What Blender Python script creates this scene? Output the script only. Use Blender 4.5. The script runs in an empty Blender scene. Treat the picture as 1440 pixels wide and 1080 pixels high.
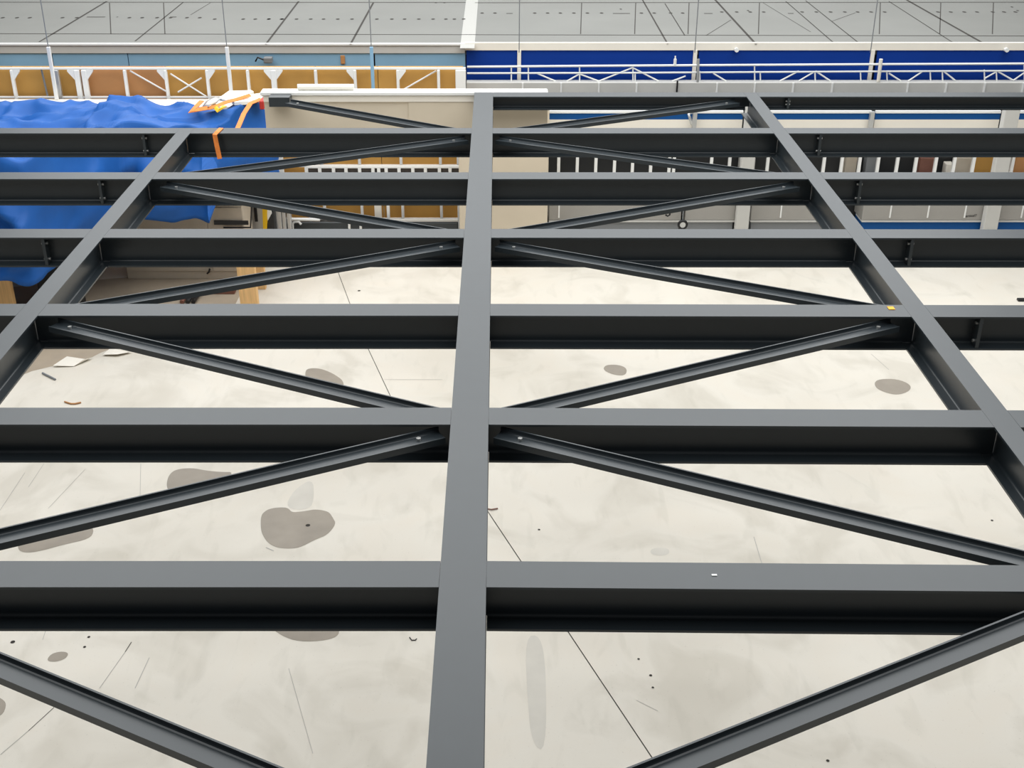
import bpy, math, random
from mathutils import Vector, Matrix, noise
random.seed(4)
C = bpy.context.scene.collection
SC = bpy.context.scene

# ------------------------------------------------------------------ camera
PITCH = math.radians(26.93); F = 1713.0; HC = 6.063
sp, cp = math.sin(PITCH), math.cos(PITCH); TP = F * math.tan(PITCH)

def atz(x, y, z):            # pixel -> metres on the horizontal level z
    h = HC - z; v = y - 540 + TP; zc = F * h / (v * cp)
    return ((x - 700) * zc / F, (zc - h * sp) / cp)

def atY(x, y, Y):            # pixel -> metres (X, Z) on the upright plane at depth Y
    v = y - 540 + TP; h = v * cp * cp * Y / F / (1 - v * sp * cp / F); zc = Y * cp + h * sp
    return ((x - 700) * zc / F, HC - h)

cam = bpy.data.cameras.new('camera'); co = bpy.data.objects.new('camera', cam); C.objects.link(co)
co.location = (0, 0, HC); co.rotation_euler = (math.pi / 2 - PITCH, 0, 0)
cam.sensor_width = 36; cam.lens = F / 1440 * 36; cam.shift_x = 20 / 1440
cam.clip_start = .05; cam.clip_end = 200
SC.camera = co

# ------------------------------------------------------------------ materials
def mat(name, col, rough=.6, metal=0, ior=1.45, var=0, scale=6, spec=.5, bump=0, stretch=(1, 1, 1)):
    m = bpy.data.materials.new(name); m.use_nodes = True; n = m.node_tree.nodes; l = m.node_tree.links
    b = n['Principled BSDF']; b.inputs['Roughness'].default_value = rough; b.inputs['Metallic'].default_value = metal
    b.inputs['IOR'].default_value = ior; b.inputs['Specular IOR Level'].default_value = spec
    b.inputs['Base Color'].default_value = (*col, 1)
    if var or bump:
        tc = n.new('ShaderNodeTexCoord'); mp = n.new('ShaderNodeMapping'); mp.inputs['Scale'].default_value = stretch
        l.new(tc.outputs['Object'], mp.inputs['Vector'])
        nz = n.new('ShaderNodeTexNoise'); nz.inputs['Scale'].default_value = scale; nz.inputs['Detail'].default_value = 5
        l.new(mp.outputs['Vector'], nz.inputs['Vector'])
        if var:
            r = n.new('ShaderNodeValToRGB')
            r.color_ramp.elements[0].position = .3; r.color_ramp.elements[1].position = .7
            r.color_ramp.elements[0].color = (*[max(0, c * (1 - var)) for c in col], 1)
            r.color_ramp.elements[1].color = (*[min(1, c * (1 + var)) for c in col], 1)
            l.new(nz.outputs['Fac'], r.inputs['Fac']); l.new(r.outputs['Color'], b.inputs['Base Color'])
        if bump:
            bp = n.new('ShaderNodeBump'); bp.inputs['Strength'].default_value = bump; bp.inputs['Distance'].default_value = .01
            l.new(nz.outputs['Fac'], bp.inputs['Height']); l.new(bp.outputs['Normal'], b.inputs['Normal'])
    return m

def floor_mat():
    m = bpy.data.materials.new('pale_floor'); m.use_nodes = True; n = m.node_tree.nodes; l = m.node_tree.links
    b = n['Principled BSDF']; b.inputs['Roughness'].default_value = .55; b.inputs['Specular IOR Level'].default_value = .3
    tc = n.new('ShaderNodeTexCoord')
    def nz(scale, det, stretch=(1, 1, 1), dist=0):
        mp = n.new('ShaderNodeMapping'); mp.inputs['Scale'].default_value = stretch; l.new(tc.outputs['Object'], mp.inputs['Vector'])
        t = n.new('ShaderNodeTexNoise'); t.inputs['Scale'].default_value = scale; t.inputs['Detail'].default_value = det
        t.inputs['Distortion'].default_value = dist
        l.new(mp.outputs['Vector'], t.inputs['Vector']); return t.outputs['Fac']
    def ramp(f, stops):
        r = n.new('ShaderNodeValToRGB'); e = r.color_ramp.elements
        while len(e) < len(stops): e.new(.5)
        for k, (p, c) in enumerate(stops): e[k].position = p; e[k].color = (*c, 1)
        l.new(f, r.inputs['Fac']); return r.outputs['Color']
    def mix(a, b_, f, kind='MULTIPLY'):
        x = n.new('ShaderNodeMix'); x.data_type = 'RGBA'; x.blend_type = kind; x.inputs['Factor'].default_value = f
        l.new(a, x.inputs['A']); l.new(b_, x.inputs['B']); return x.outputs['Result']
    base = ramp(nz(.45, 3, dist=.6), [(.3, (.645, .60, .52)), (.5, (.70, .655, .575)), (.7, (.735, .69, .61))])
    blot = ramp(nz(1.1, 4, dist=1.2), [(.35, (.86, .85, .83)), (.5, (1, 1, 1)), (.66, (1, .985, .97))])
    scuff = ramp(nz(3.5, 8, (1.6, .5, 1), .5), [(.33, (.9, .9, .89)), (.45, (1, 1, 1))])
    spk = ramp(nz(55, 2), [(.27, (.62, .6, .57)), (.31, (1, 1, 1))])
    c = mix(mix(mix(base, blot, .8), scuff, .6), spk, .35)
    l.new(c, b.inputs['Base Color'])
    bp = n.new('ShaderNodeBump'); bp.inputs['Strength'].default_value = .04; l.new(nz(30, 4), bp.inputs['Height'])
    l.new(bp.outputs['Normal'], b.inputs['Normal'])
    return m

def tarp_mat():
    m = mat('blue_tarpaulin', (.014, .098, .36), .5, 0, 1.45, .10, 3, .25, .25)
    return m

STEEL = mat('anthracite_painted_steel', (.024, .031, .036), .34, 0, 1.5, .04, 9)
M = dict(
    floor=floor_mat(),
    stain=mat('damp_stain', (.29, .25, .20), .4, var=.10, scale=4),
    stain_pale=mat('pale_damp_stain', (.585, .55, .485), .5, var=.06, scale=4),
    bare_shaded=mat('bare_concrete_painted_shade', (.40, .33, .25), .7, var=.14, scale=2),
    crack=mat('dark_joint', (.03, .025, .02), .8),
    scratch=mat('grey_scratch', (.42, .40, .37), .8),
    deck=mat('grey_deck_panel', (.185, .186, .172), .65, var=.05, scale=.8),
    deckpale=mat('pale_deck_strip', (.40, .395, .37), .6),
    white=mat('white_paint', (.80, .80, .78), .45),
    warmwhite=mat('cream_panel', (.82, .77, .68), .5, var=.03, scale=2),
    grey=mat('light_grey_panel', (.33, .315, .29), .5, var=.06, scale=1.5),
    greypale=mat('pale_grey_kerb', (.55, .54, .51), .6, var=.05, scale=2),
    midgrey=mat('mid_grey_metal', (.20, .21, .22), .45),
    dark=mat('charcoal_backing', (.022, .023, .024), .6),
    black=mat('black_plastic', (.008, .008, .009), .4),
    lightblue=mat('light_blue_panel', (.24, .43, .60), .45, var=.10, scale=1.2),
    royal=mat('royal_blue_panel', (.004, .038, .26), .6, var=.08, scale=1, spec=.15),
    stripe=mat('blue_stripe', (.006, .075, .26), .5, spec=.2),
    ochre=mat('ochre_board', (.52, .28, .065), .6, var=.14, scale=1.6, stretch=(1, 1, .5)),
    brown=mat('brown_board', (.50, .24, .09), .6, var=.12, scale=2),
    redbrown=mat('red_brown_board', (.20, .085, .06), .6, var=.1),
    timber=mat('pine_timber', (.74, .46, .20), .6, var=.12, scale=7, stretch=(8, 8, .6)),
    taupe=mat('dark_taupe_board', (.075, .062, .055), .6),
    beige=mat('beige_plaster', (.62, .54, .42), .7, var=.05, scale=1.5),
    beigedark=mat('beige_cabinet_sheet', (.48, .42, .34), .55, var=.05),
    tarp=tarp_mat(),
    orange=mat('orange_webbing', (.75, .22, .04), .65, var=.1, scale=30),
    yellow=mat('yellow_plastic', (.85, .52, .01), .4),
    tagorange=mat('orange_tag', (.95, .42, .02), .6),
    foam=mat('white_foam', (.88, .85, .76), .8, var=.03),
    silver=mat('galvanised_steel', (.55, .56, .56), .35, .7),
    boltm=mat('zinc_bolt', (.62, .62, .60), .3, .8),
    red=mat('red_plastic', (.45, .03, .02), .5),
)

# ------------------------------------------------------------------ mesh helpers
ORG = {}
class MB:
    def __init__(s): s.v = []; s.f = []; s.m = []; s.sm = []
    def add(s, vs, fs, m=0, smooth=False):
        o = len(s.v); s.v += [tuple(v) for v in vs]
        for f in fs: s.f.append([o + i for i in f]); s.m.append(m); s.sm.append(smooth)
        return s
    def box(s, x0, x1, y0, y1, z0, z1, m=0, b=0):
        if b:
            return s.cbox(x0, x1, y0, y1, z0, z1, b, m)
        vs = [(x, y, z) for z in (z0, z1) for y in (y0, y1) for x in (x0, x1)]
        return s.add(vs, [(0, 2, 3, 1), (4, 5, 7, 6), (0, 1, 5, 4), (2, 6, 7, 3), (0, 4, 6, 2), (1, 3, 7, 5)], m)
    def cbox(s, x0, x1, y0, y1, z0, z1, b, m=0):     # box with chamfered edges
        idx = {}; vs = []
        X, Y, Z = (x0, x1), (y0, y1), (z0, z1)
        for i in (0, 1):
            for j in (0, 1):
                for k in (0, 1):
                    sx, sy, sz = (1 - 2 * i), (1 - 2 * j), (1 - 2 * k)
                    for a in range(3):
                        p = [X[i] + sx * b, Y[j] + sy * b, Z[k] + sz * b]
                        p[a] = (X[i], Y[j], Z[k])[a]
                        idx[i, j, k, a] = len(vs); vs.append(p)
        fs = []
        for i in (0, 1):
            fs.append([idx[i, 0, 0, 0], idx[i, 1, 0, 0], idx[i, 1, 1, 0], idx[i, 0, 1, 0]])
            fs.append([idx[0, i, 0, 1], idx[1, i, 0, 1], idx[1, i, 1, 1], idx[0, i, 1, 1]])
            fs.append([idx[0, 0, i, 2], idx[1, 0, i, 2], idx[1, 1, i, 2], idx[0, 1, i, 2]])
            for j in (0, 1):
                fs.append([idx[i, j, 0, 0], idx[i, j, 1, 0], idx[i, j, 1, 1], idx[i, j, 0, 1]])
                fs.append([idx[i, 0, j, 0], idx[i, 1, j, 0], idx[i, 1, j, 2], idx[i, 0, j, 2]])
                fs.append([idx[0, i, j, 1], idx[1, i, j, 1], idx[1, i, j, 2], idx[0, i, j, 2]])
                for k in (0, 1): fs.append([idx[i, j, k, a] for a in range(3)])
        return s.add(vs, fs, m)
    def extrude(s, prof, p0, p1, right, up, m=0, cap=True):   # closed profile swept p0 -> p1
        p0, p1, right, up = map(Vector, (p0, p1, right, up)); n = len(prof)
        vs = [p + right * a + up * b for p in (p0, p1) for a, b in prof]
        fs = [(i, (i + 1) % n, n + (i + 1) % n, n + i) for i in range(n)]
        if cap: fs += [tuple(range(n))[::-1], tuple(range(n, 2 * n))]
        return s.add(vs, fs, m)
    def tube(s, pts, r, n=8, m=0):
        pts = [Vector(p) for p in pts]; vs = []; fs = []
        d0 = (pts[1] - pts[0]).normalized(); a = d0.orthogonal().normalized()
        for i, p in enumerate(pts):
            d = (pts[min(i + 1, len(pts) - 1)] - pts[max(i - 1, 0)]).normalized()
            a = (a - d * a.dot(d)).normalized(); b = d.cross(a)
            for k in range(n):
                t = 2 * math.pi * k / n; vs.append(p + a * math.cos(t) * r + b * math.sin(t) * r)
        for i in range(len(pts) - 1):
            for k in range(n):
                fs.append((i * n + k, i * n + (k + 1) % n, (i + 1) * n + (k + 1) % n, (i + 1) * n + k))
        s.add(vs, fs, m, True)
        e = (len(pts) - 1) * n
        return s.add(vs, [tuple(range(n))[::-1], tuple(range(e, e + n))], m)
    def cyl(s, c, axis, r, h, n=12, m=0):
        c = Vector(c); ax = Vector(axis).normalized()
        return s.tube([c, c + ax * h], r, n, m)
    def poly(s, pts, z, m=0):
        return s.add([(x, y, z) for x, y in pts], [tuple(range(len(pts)))], m)
    def strip(s, p, q, w, z, m=0):
        p, q = Vector((*p, 0)), Vector((*q, 0)); d = (q - p).normalized(); n = Vector((-d.y, d.x, 0)) * w / 2
        vs = [(v.x, v.y, z) for v in (p - n, q - n, q + n, p + n)]
        return s.add(vs, [(0, 1, 2, 3)], m)
    def build(s, name, mats, parent=None, org=None):
        if not isinstance(mats, (list, tuple)): mats = [mats]
        if parent is not None: base = ORG[parent.name]
        else:
            if org is None:
                xs, ys, zs = zip(*s.v); org = ((min(xs) + max(xs)) / 2, (min(ys) + max(ys)) / 2, min(zs))
            base = Vector(org)
        me = bpy.data.meshes.new(name)
        me.from_pydata([Vector(v) - base for v in s.v], [], s.f)
        for mm in mats: me.materials.append(mm)
        for p, k, sm in zip(me.polygons, s.m, s.sm): p.material_index = k; p.use_smooth = sm
        import bmesh
        bm = bmesh.new(); bm.from_mesh(me); bmesh.ops.recalc_face_normals(bm, faces=bm.faces); bm.to_mesh(me); bm.free()
        o = bpy.data.objects.new(name, me); C.objects.link(o)
        if parent is not None: o.parent = parent
        else: o.location = base
        ORG[o.name] = base
        return o

def tag(o, label, cat, group=None, kind=None):
    o['label'] = label; o['category'] = cat
    if group: o['group'] = group
    if kind: o['kind'] = kind
    return o
def empty(name, loc, label, cat, group=None):
    o = bpy.data.objects.new(name, None); C.objects.link(o); o.location = loc; o.empty_display_size = .1
    ORG[o.name] = Vector(loc); return tag(o, label, cat, group)
def struct(o, label=None):
    o['kind'] = 'structure'
    if label: o['label'] = label
    return o

# ------------------------------------------------------------------ floor
fl = MB(); fl.add([(-16, -2, 0), (16, -2, 0), (16, 40, 0), (-16, 40, 0)], [(0, 1, 2, 3)])
ZF = .0015
def stain(px, m=1, z=ZF):
    pts = [Vector((*atz(x, y, 0), 0)) for x, y in px]
    for _ in range(2):                              # round the outline
        pts = [q for i in range(len(pts)) for q in (pts[i] * .75 + pts[(i + 1) % len(pts)] * .25, pts[i] * .25 + pts[(i + 1) % len(pts)] * .75)]
    fl.poly([(p.x, p.y) for p in pts], z, m)
def ell(cx, cy, rx, ry, rot=0, m=1, wob=.12):
    r = random.uniform(0, 6); pts = []
    for k in range(14):
        t = k / 14 * 2 * math.pi; q = 1 + wob * math.sin(3 * t + r) + wob * .6 * math.sin(2 * t + 2 * r)
        x, y = rx * q * math.cos(t), ry * q * math.sin(t)
        pts.append((cx + x * math.cos(rot) - y * math.sin(rot), cy + x * math.sin(rot) + y * math.cos(rot)))
    stain(pts, m)
stain([(350 + x / 9.6, 690 + y / 9.6) for x, y in ((160, 340), (220, 275), (300, 240), (440, 225), (530, 235), (580, 295), (700, 285), (800, 270), (880, 255), (980, 262), (1085, 290), (1135, 370), (1180, 450), (1060, 600), (900, 660), (680, 775), (520, 785), (370, 770), (260, 710), (195, 620), (160, 530))])
stain([(234, 680), (238, 667), (248, 660), (270, 658), (290, 662), (312, 664), (330, 664), (310, 680), (280, 690), (250, 695), (236, 690)])
stain([(24, 770), (30, 755), (60, 742), (125, 738), (133, 746), (126, 758), (90, 766), (50, 777), (30, 777)])
stain([(378, 880), (400, 878), (475, 880), (478, 893), (460, 901), (420, 903), (395, 894)])
stain([(65, 930), (71, 920), (85, 916), (97, 918), (93, 926), (80, 931)])
stain([(-20, 1010), (-15, 975), (2, 982), (10, 990), (3, 1008)])
stain([(429, 522), (434, 518), (450, 518), (468, 525), (484, 536), (482, 548), (460, 552), (440, 545), (430, 535)])
stain([(848, 518), (853, 513), (870, 513), (882, 518), (880, 528), (866, 528), (852, 523)])
stain([(1229, 538), (1237, 533), (1262, 533), (1281, 541), (1280, 550), (1262, 556), (1244, 552), (1232, 546)])
stain([(914, 774), (922, 770), (940, 771), (942, 779), (930, 782), (916, 780)], 2)
stain([(400, 716), (412, 690), (440, 672), (442, 700), (436, 717)], 2)
stain([(1400, 790), (1420, 772), (1460, 760), (1460, 800)], 2)
stain([(738, 895), (760, 893), (768, 940), (768, 1060), (748, 1045), (742, 990)], 2)
# brown concrete where the pale covering ends; farther back, tarpaulin shade painted into it
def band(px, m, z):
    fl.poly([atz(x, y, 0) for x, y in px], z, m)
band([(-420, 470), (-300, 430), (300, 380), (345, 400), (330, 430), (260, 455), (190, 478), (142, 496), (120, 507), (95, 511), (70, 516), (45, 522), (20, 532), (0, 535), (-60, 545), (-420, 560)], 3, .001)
def line(x0, y0, x1, y1, w=.006, m=4): fl.strip(atz(x0, y0, 0), atz(x1, y1, 0), w, .002, m)
line(683, 715, 1010, 1205, .008); line(470, 368, 508, 470, .007); line(508, 470, 556, 572, .007)
line(198, 652, 197, 700, .004, 5); line(35, 665, 0, 718, .005, 5); line(62, 652, 40, 685, .004, 5); line(120, 660, 68, 715, .004, 5)
line(185, 903, 176, 917, .006, 4); line(176, 917, 140, 968, .005, 5); line(76, 995, 40, 1028, .005, 4); line(40, 1028, 0, 1062, .005, 5)
line(78, 845, 60, 900, .004, 5); line(210, 925, 190, 968, .006, 5); line(374, 770, 385, 775, .01, 5); line(1060, 755, 1072, 795, .006, 5); line(1225, 498, 1250, 520, .006, 5)
line(895, 985, 925, 1000, .004, 5); line(406, 940, 440, 1060, .004, 5); line(540, 534, 622, 534, .006, 5)
for x, y, r in ((433, 739, .022), (18, 903, .018), (119, 910, .012), (125, 896, .012), (505, 409, .02), (687, 528, .012), (758, 745, .012), (1395, 732, .012), (1164, 1070, .012), (915, 950, .012), (898, 927, .010), (918, 967, .01)):
    c = atz(x, y, 0); fl.poly([(c[0] + r * math.cos(t), c[1] + r * math.sin(t)) for t in [k * math.pi / 4 for k in range(8)]], .003, 4)
struct(fl.build('floor', [M['floor'], M['stain'], M['stain_pale'], M['bare_shaded'], M['crack'], M['scratch']], org=(0, 0, 0)), 'pale cream floor with brown damp stains and a long dark crack')

# ------------------------------------------------------------------ steel frame
TOP = 2.8; XC = -.157; BAY = 2.975; XL, XR = XC - BAY, XC + BAY
YF = [None] + [4.426 + 1.5 * k for k in range(7)]; W = .20; D = .245
WC, WO = .21, .142
def iprof(w, d, tf=.013, tw=.010, r=.016):
    pts = [(-w / 2, 0), (w / 2, 0), (w / 2, -tf)]
    def fil(sx, top):
        out = []
        cx, cy = tw / 2 + r, (-tf - r) if top else (-d + tf + r)
        for k in range(5):
            t = k / 4 * math.pi / 2
            out.append((sx * (cx - r * math.sin(t)), cy + (r * math.cos(t) if top else -r * math.cos(t))))
        return out
    pts += fil(1, True); pts += fil(1, False)[::-1]
    pts += [(w / 2, -d + tf), (w / 2, -d), (-w / 2, -d), (-w / 2, -d + tf)]
    pts += fil(-1, False); pts += fil(-1, True)[::-1]
    pts += [(-w / 2, -tf)]
    return pts
def bolt(parent, c, axis, r=.012, h=.012):
    b = MB(); b.cyl(c, axis, r, h, 6); return b.build('bolt', M['boltm'], parent)

def girder(x, w, y0, y1, label):
    g = MB(); g.extrude(iprof(w, D), (x, y0, TOP), (x, y1, TOP), (1, 0, 0), (0, 0, 1))
    return tag(g.build('main_girder', STEEL), label, 'steel beam', 'long main girders')
gc = girder(XC, WC, 1.2, YF[7] + W, 'wide central dark grey steel girder running away down the middle')
girder(XL, WO, 3.0, YF[6] + W, 'narrow dark grey steel girder running away on the left, towards the blue tarpaulin')
girder(XR, WO, 3.0, YF[7] + W, 'narrow dark grey steel girder running away on the right')
for yy, side in ((YF[2] + W + .006, 0), (YF[3] - .012, 0)):      # butt joints across the central girder
    pass

ORD = [None, 'nearest row', 'second row from the front', 'third row from the front', 'fourth row from the front', 'fifth row from the front', 'sixth row from the front', 'farthest row']
G = .0012
SKEW = {1: .042, 2: .033, 3: .02, 4: .008}
def cross(k, side):
    yc = YF[k] + W / 2
    span = {'left': (XL + WO / 2 + G, XC - WC / 2 - G), 'right': (XC + WC / 2 + G, XR - WO / 2 - G),
            'outer left': (-6.6, XL - WO / 2 - G), 'outer right': (XR + WO / 2 + G, 6.6)}[side]
    if side == 'outer left' or side == 'outer right': lab = 'dark grey cross beam outside the %s girder, %s' % (side.split()[1], ORD[k])
    else: lab = 'dark grey cross beam between central and %s girders, %s' % (side, ORD[k])
    dd = .15 if k == 7 else D; sk = SKEW.get(k, 0) if 'right' in side else 0
    yy = lambda x: yc - sk * max(0, x) / 3.0
    b = MB(); b.extrude(iprof(W, dd), (span[0], yy(span[0]), TOP), (span[1], yy(span[1]), TOP), (0, 1, 0), (0, 0, 1))
    for xe, sg in ((span[0], -1), (span[1], 1)):      # coped web reaching the girder web
        if abs(xe) > 6: continue
        ln_ = (WC if abs(xe) < 1 else WO) / 2 - .008
        xs = sorted((xe, xe + sg * ln_)); b.box(xs[0], xs[1], yy(xe) - .005, yy(xe) + .005, TOP - dd + .016, TOP - .016)
    o = tag(b.build('cross_beam', STEEL), lab, 'steel beam', 'cross beams of the steel platform')
    s = -1 if 'left' in side else 1
    if 'outer' in side:                               # bolted end-plate joint a little outside the girder
        xp = (XL if s < 0 else XR) + s * .40
        pl = MB(); yc = yy(xp); pl.box(xp - .012, xp + .012, yc - W / 2 + .004, yc + W / 2 - .004, TOP - dd + .014, TOP - .014)
        p = pl.build('end_plate', STEEL, o)
        for zz in (TOP - .06, TOP - dd + .055):
            bolt(p, (xp - s * .012, yc - .058, zz), (-s, 0, 0)); bolt(p, (xp + s * .012, yc - .058, zz), (s, 0, 0))
    return o
for k in range(1, 8):
    if k < 7: cross(k, 'left')
    cross(k, 'right')
for k in range(3, 7): cross(k, 'outer left')
for k in range(2, 8): cross(k, 'outer right')

# diagonal bracing: upturned channel sections
ZB = TOP - .073
def brace(x0, y0, x1, y1, lab, z0=ZB, z1=ZB):
    p0, p1 = Vector((x0, y0, z0)), Vector((x1, y1, z1)); d = (p1 - p0).normalized()
    r = Vector((-d.y, d.x, 0))
    if r.y < 0: r = -r                                # r points away from the camera
    u = Vector((0, 0, 1)); w, t, h, hf, hd = .05, .009, .038, .014, .025
    prof = [(-w, -hd), (-w, hf), (-w + t, hf), (-w + t, t), (w - t - .010, t), (w - t - .003, t + .003), (w - t, t + .010), (w - t, h), (w, h), (w, 0), (-w + t, 0), (-w + t, -hd)]
    b = MB(); b.extrude(prof, p0, p1, r, u)
    o = tag(b.build('diagonal_brace', STEEL), lab, 'steel brace', 'diagonal braces under the steel platform')
    for p, s in ((p0, 1), (p1, -1)):
        q = p + d * s * .14
        bolt(o, q + u * t, (0, 0, 1), .014, .014)
    return o
def diag(side, kc, ko):
    s = -1 if side == 'left' else 1
    xin = XC + s * (WC / 2 + .05); xout = (XL if s < 0 else XR) - s * (WO / 2 + .10)
    up = ko > kc                                      # does the outer end lie farther away?
    YR = lambda k: 4.426 + 1.5 * (k - 1)
    yin = YR(kc) + (W / 2 + .10 if up else W / 2 - .10); yout = YR(ko) + (W / 2 - .10 if up else W / 2 + .10)
    lab = {0: 'closest to the camera, rising to the nearest cross beam row'}.get(kc)
    where = {(0, 1): 'at the picture bottom, before the nearest row',
             (2, 1): 'between the nearest row and the second row', (2, 3): 'between the second row and the third row',
             (4, 3): 'between the third row and the fourth row', (4, 5): 'between the fourth row and the fifth row',
             (6, 5): 'between the fifth row and the sixth row', (6, 7): 'behind the sixth row'}[kc, ko]
    l = 'dark grey diagonal brace on the %s, %s' % (side, where)
    if (side, kc, ko) == ('left', 6, 7): xout, yout = -2.32, YR(7) + .0
    if kc == 0: yin -= .06; yout -= .002
    return brace(xin, yin, xout, yout, l)
for side in ('left', 'right'):
    for kc, ko in ((0, 1), (2, 1), (2, 3), (4, 3), (4, 5), (6, 5), (6, 7)): diag(side, kc, ko)

# small things lying on the steel
tg = MB(); x, y = atz(1253, 433.5, TOP); tg.box(x - .021, x + .021, y - .026, y + .024, TOP, TOP + .004, b=.001)
tag(tg.build('marking_tag', M['tagorange']), 'small bright orange tag stuck on a cross beam near the right girder', 'tag')
tg = MB(); x, y = atz(1004.5, 809, TOP); tg.box(x - .012, x + .012, y - .006, y + .006, TOP, TOP + .003)
tag(tg.build('paper_chip', M['white']), 'tiny white chip lying on top of the nearest cross beam', 'chip')

# ------------------------------------------------------------------ debris on the floor
def scrap(px, z, name, m, lab, lift=.03):
    pts = [atz(x, y, 0) for x, y in px]; n = len(pts); b = MB()
    hs = [lift * (.5 + .5 * math.sin(i * 2.1)) + .003 for i in range(n)]
    top = [(p[0], p[1], h + .004) for p, h in zip(pts, hs)]; bot = [(p[0], p[1], h) for p, h in zip(pts, hs)]
    b.add(top + bot, [tuple(range(n)), tuple(range(n, 2 * n))[::-1]] + [(i, (i + 1) % n, n + (i + 1) % n, n + i) for i in range(n)])
    return tag(b.build(name, m), lab, 'scrap', 'torn scraps on the floor')
scrap([(75, 517), (95, 506), (120, 506), (131, 505), (118, 511), (104, 516)], 0, 'covering_flap', M['warmwhite'], 'curled pale scrap of floor covering at the brown patch edge', .04)
scrap([(145, 501), (156, 493), (180, 496), (186, 497), (165, 502)], 0, 'covering_flap', M['warmwhite'], 'pale scrap of floor covering at the right tip of the brown patch', .03)
b = MB(); a, c = atz(60, 526, 0), atz(78, 535, 0); b.tube([(*a, .012), (*c, .012)], .012, 6)
tag(b.build('wood_stick', M['midgrey']), 'short thin grey stick on the pale floor at far left', 'stick')
b = MB(); b.tube([(*atz(91, 566, 0), .01), (*atz(100, 569, 0), .012), (*atz(106, 569, 0), .012), (*atz(114, 567, 0), .01)], .009, 6)
tag(b.build('wood_shaving', M['brown']), 'small curved brown shaving on the floor behind the second row beam', 'shaving')
b = MB(); b.tube([(*atz(576, 897, 0), .006), (*atz(579, 901, 0), .006), (*atz(584, 901, 0), .006), (*atz(586, 899, 0), .006)], .004, 6)
tag(b.build('wire_offcut', M['black']), 'tiny curled black wire offcut left of the central girder', 'wire')
b = MB(); b.tube([(*atz(684, 716, 0), .006), (*atz(691, 718, 0), .012), (*atz(700, 716, 0), .008)], .006, 6)
tag(b.build('wire_offcut', M['redbrown']), 'tiny brown wire offcut right of the central girder beside the crack', 'wire')
x, y = atz(1436, 423, 0); b = MB(); b.box(x - .05, x + .25, y - .03, y + .03, 0, .03, b=.005)
tag(b.build('steel_offcut', M['black']), 'small black offcut on the floor at the far right edge', 'offcut')

# ------------------------------------------------------------------ neighbouring upper floor (grey deck)
YD = 17.4
ZD = atY(700, 60.5, YD)[1]
dk = MB(); XS = atz(656, 40, ZD)[0]
dk.box(-16, 16, YD, 40, ZD - .16, ZD)
zz = ZD + .002
def dl(x0, y0, x1, y1, w, m=1): dk.strip(atz(x0, y0, ZD), atz(x1, y1, ZD), w, zz, m)
for x0, y0, x1, y1, w in ((150, 2, 72, 49, .035), (72, 49, 55, 59, .025), (258, 3, 190, 58, .022), (420, 2, 374, 62, .03), (525, 4, 493, 62, .03), (903, -1, 939, 62, .024),
                          (935, 5, 963, 50, .016), (1004, -2, 1063, 62, .035), (1105, 2, 1172, 60, .018), (1133, 1, 1207, 60, .018), (1250, 2, 1340, 60, .018), (1275, 0, 1383, 61, .04),
                          (296, 4, 268, 21, .012), (1073, 4, 1140, 45, .010), (1170, 30, 1203, 18, .012), (993, 50, 1028, 28, .012)): dl(x0, y0, x1, y1, w)
dl(-200, 3, 655, 3.5, .045); dl(668, 4, 1600, 3, .045); dl(-200, 47, 1600, 51, .035)
for x in (154, 230, 818, 894, 969, 1068, 1238, 1323, 1397): dl(x, 4, x + (2 if x < 700 else -1.5), 48, .014)
dl(657, 68, 668, -40, .20, 2)
def dot(x, y, w=.03, d=.05):
    c = atz(x, y, ZD); dk.poly([(c[0] + w * math.cos(t), c[1] + d * math.sin(t)) for t in [k * math.pi / 4 for k in range(8)]], zz + .001, 1)
for x in (4, 24, 42, 88, 108, 182, 200, 221, 240, 263, 281, 302, 342, 359, 378, 396, 378, 397, 417, 437, 455, 475, 495, 530, 551, 569, 589, 609, 627, 639, 652): dot(x, 25 + (x > 300) * 2)
for x in (678, 696, 752, 770, 788, 807, 826, 846, 902, 920, 943, 960, 1015, 1036, 1055, 1074, 1128, 1148, 1168, 1188, 1206, 1225, 1244, 1319, 1337, 1356, 1374, 1396, 1412, 1428): dot(x, 18.5 if x < 1000 else 17)
for x0, x1 in ((122, 148), (164, 166), (712, 721), (862, 886), (990, 1002), (1108, 1116), (239, 248)): dl(x0, 24 if x0 < 655 else 19, x1, 24 if x0 < 655 else 19, .05)
for x, y in ((873, 13), (1423, 10), (1431, 15), (1052, 15), (625, 4), (613, 4)): dot(x, y, .02, .04)
struct(dk.build('floor_upper', [M['deck'], M['crack'], M['deckpale']]), 'grey panelled upper floor with dark joints and a row of bolt holes')
# deck edge
ed = MB(); ed.box(-16, XS, YD - .06, YD - .002, ZD - .022, ZD + .004); struct(ed.build('trim_1', M['white']))
ed = MB(); zlo = atY(700, 74, YD)[1]; ed.box(-16, XS, YD - .04, YD - .003, zlo, ZD - .024); struct(ed.build('trim_2', M['greypale']))
ed = MB(); ed.box(XS + .002, 16, YD - .06, YD - .002, atY(900, 69.5, YD)[1], ZD + .015); struct(ed.build('trim_3', M['warmwhite']))
# wall at the back, below the upper floor
wb = MB(); wb.box(-16, 16, 18.6, 18.8, 0, ZD - .162); struct(wb.build('wall_back', M['dark']), 'dark wall below the upper floor')

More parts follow.
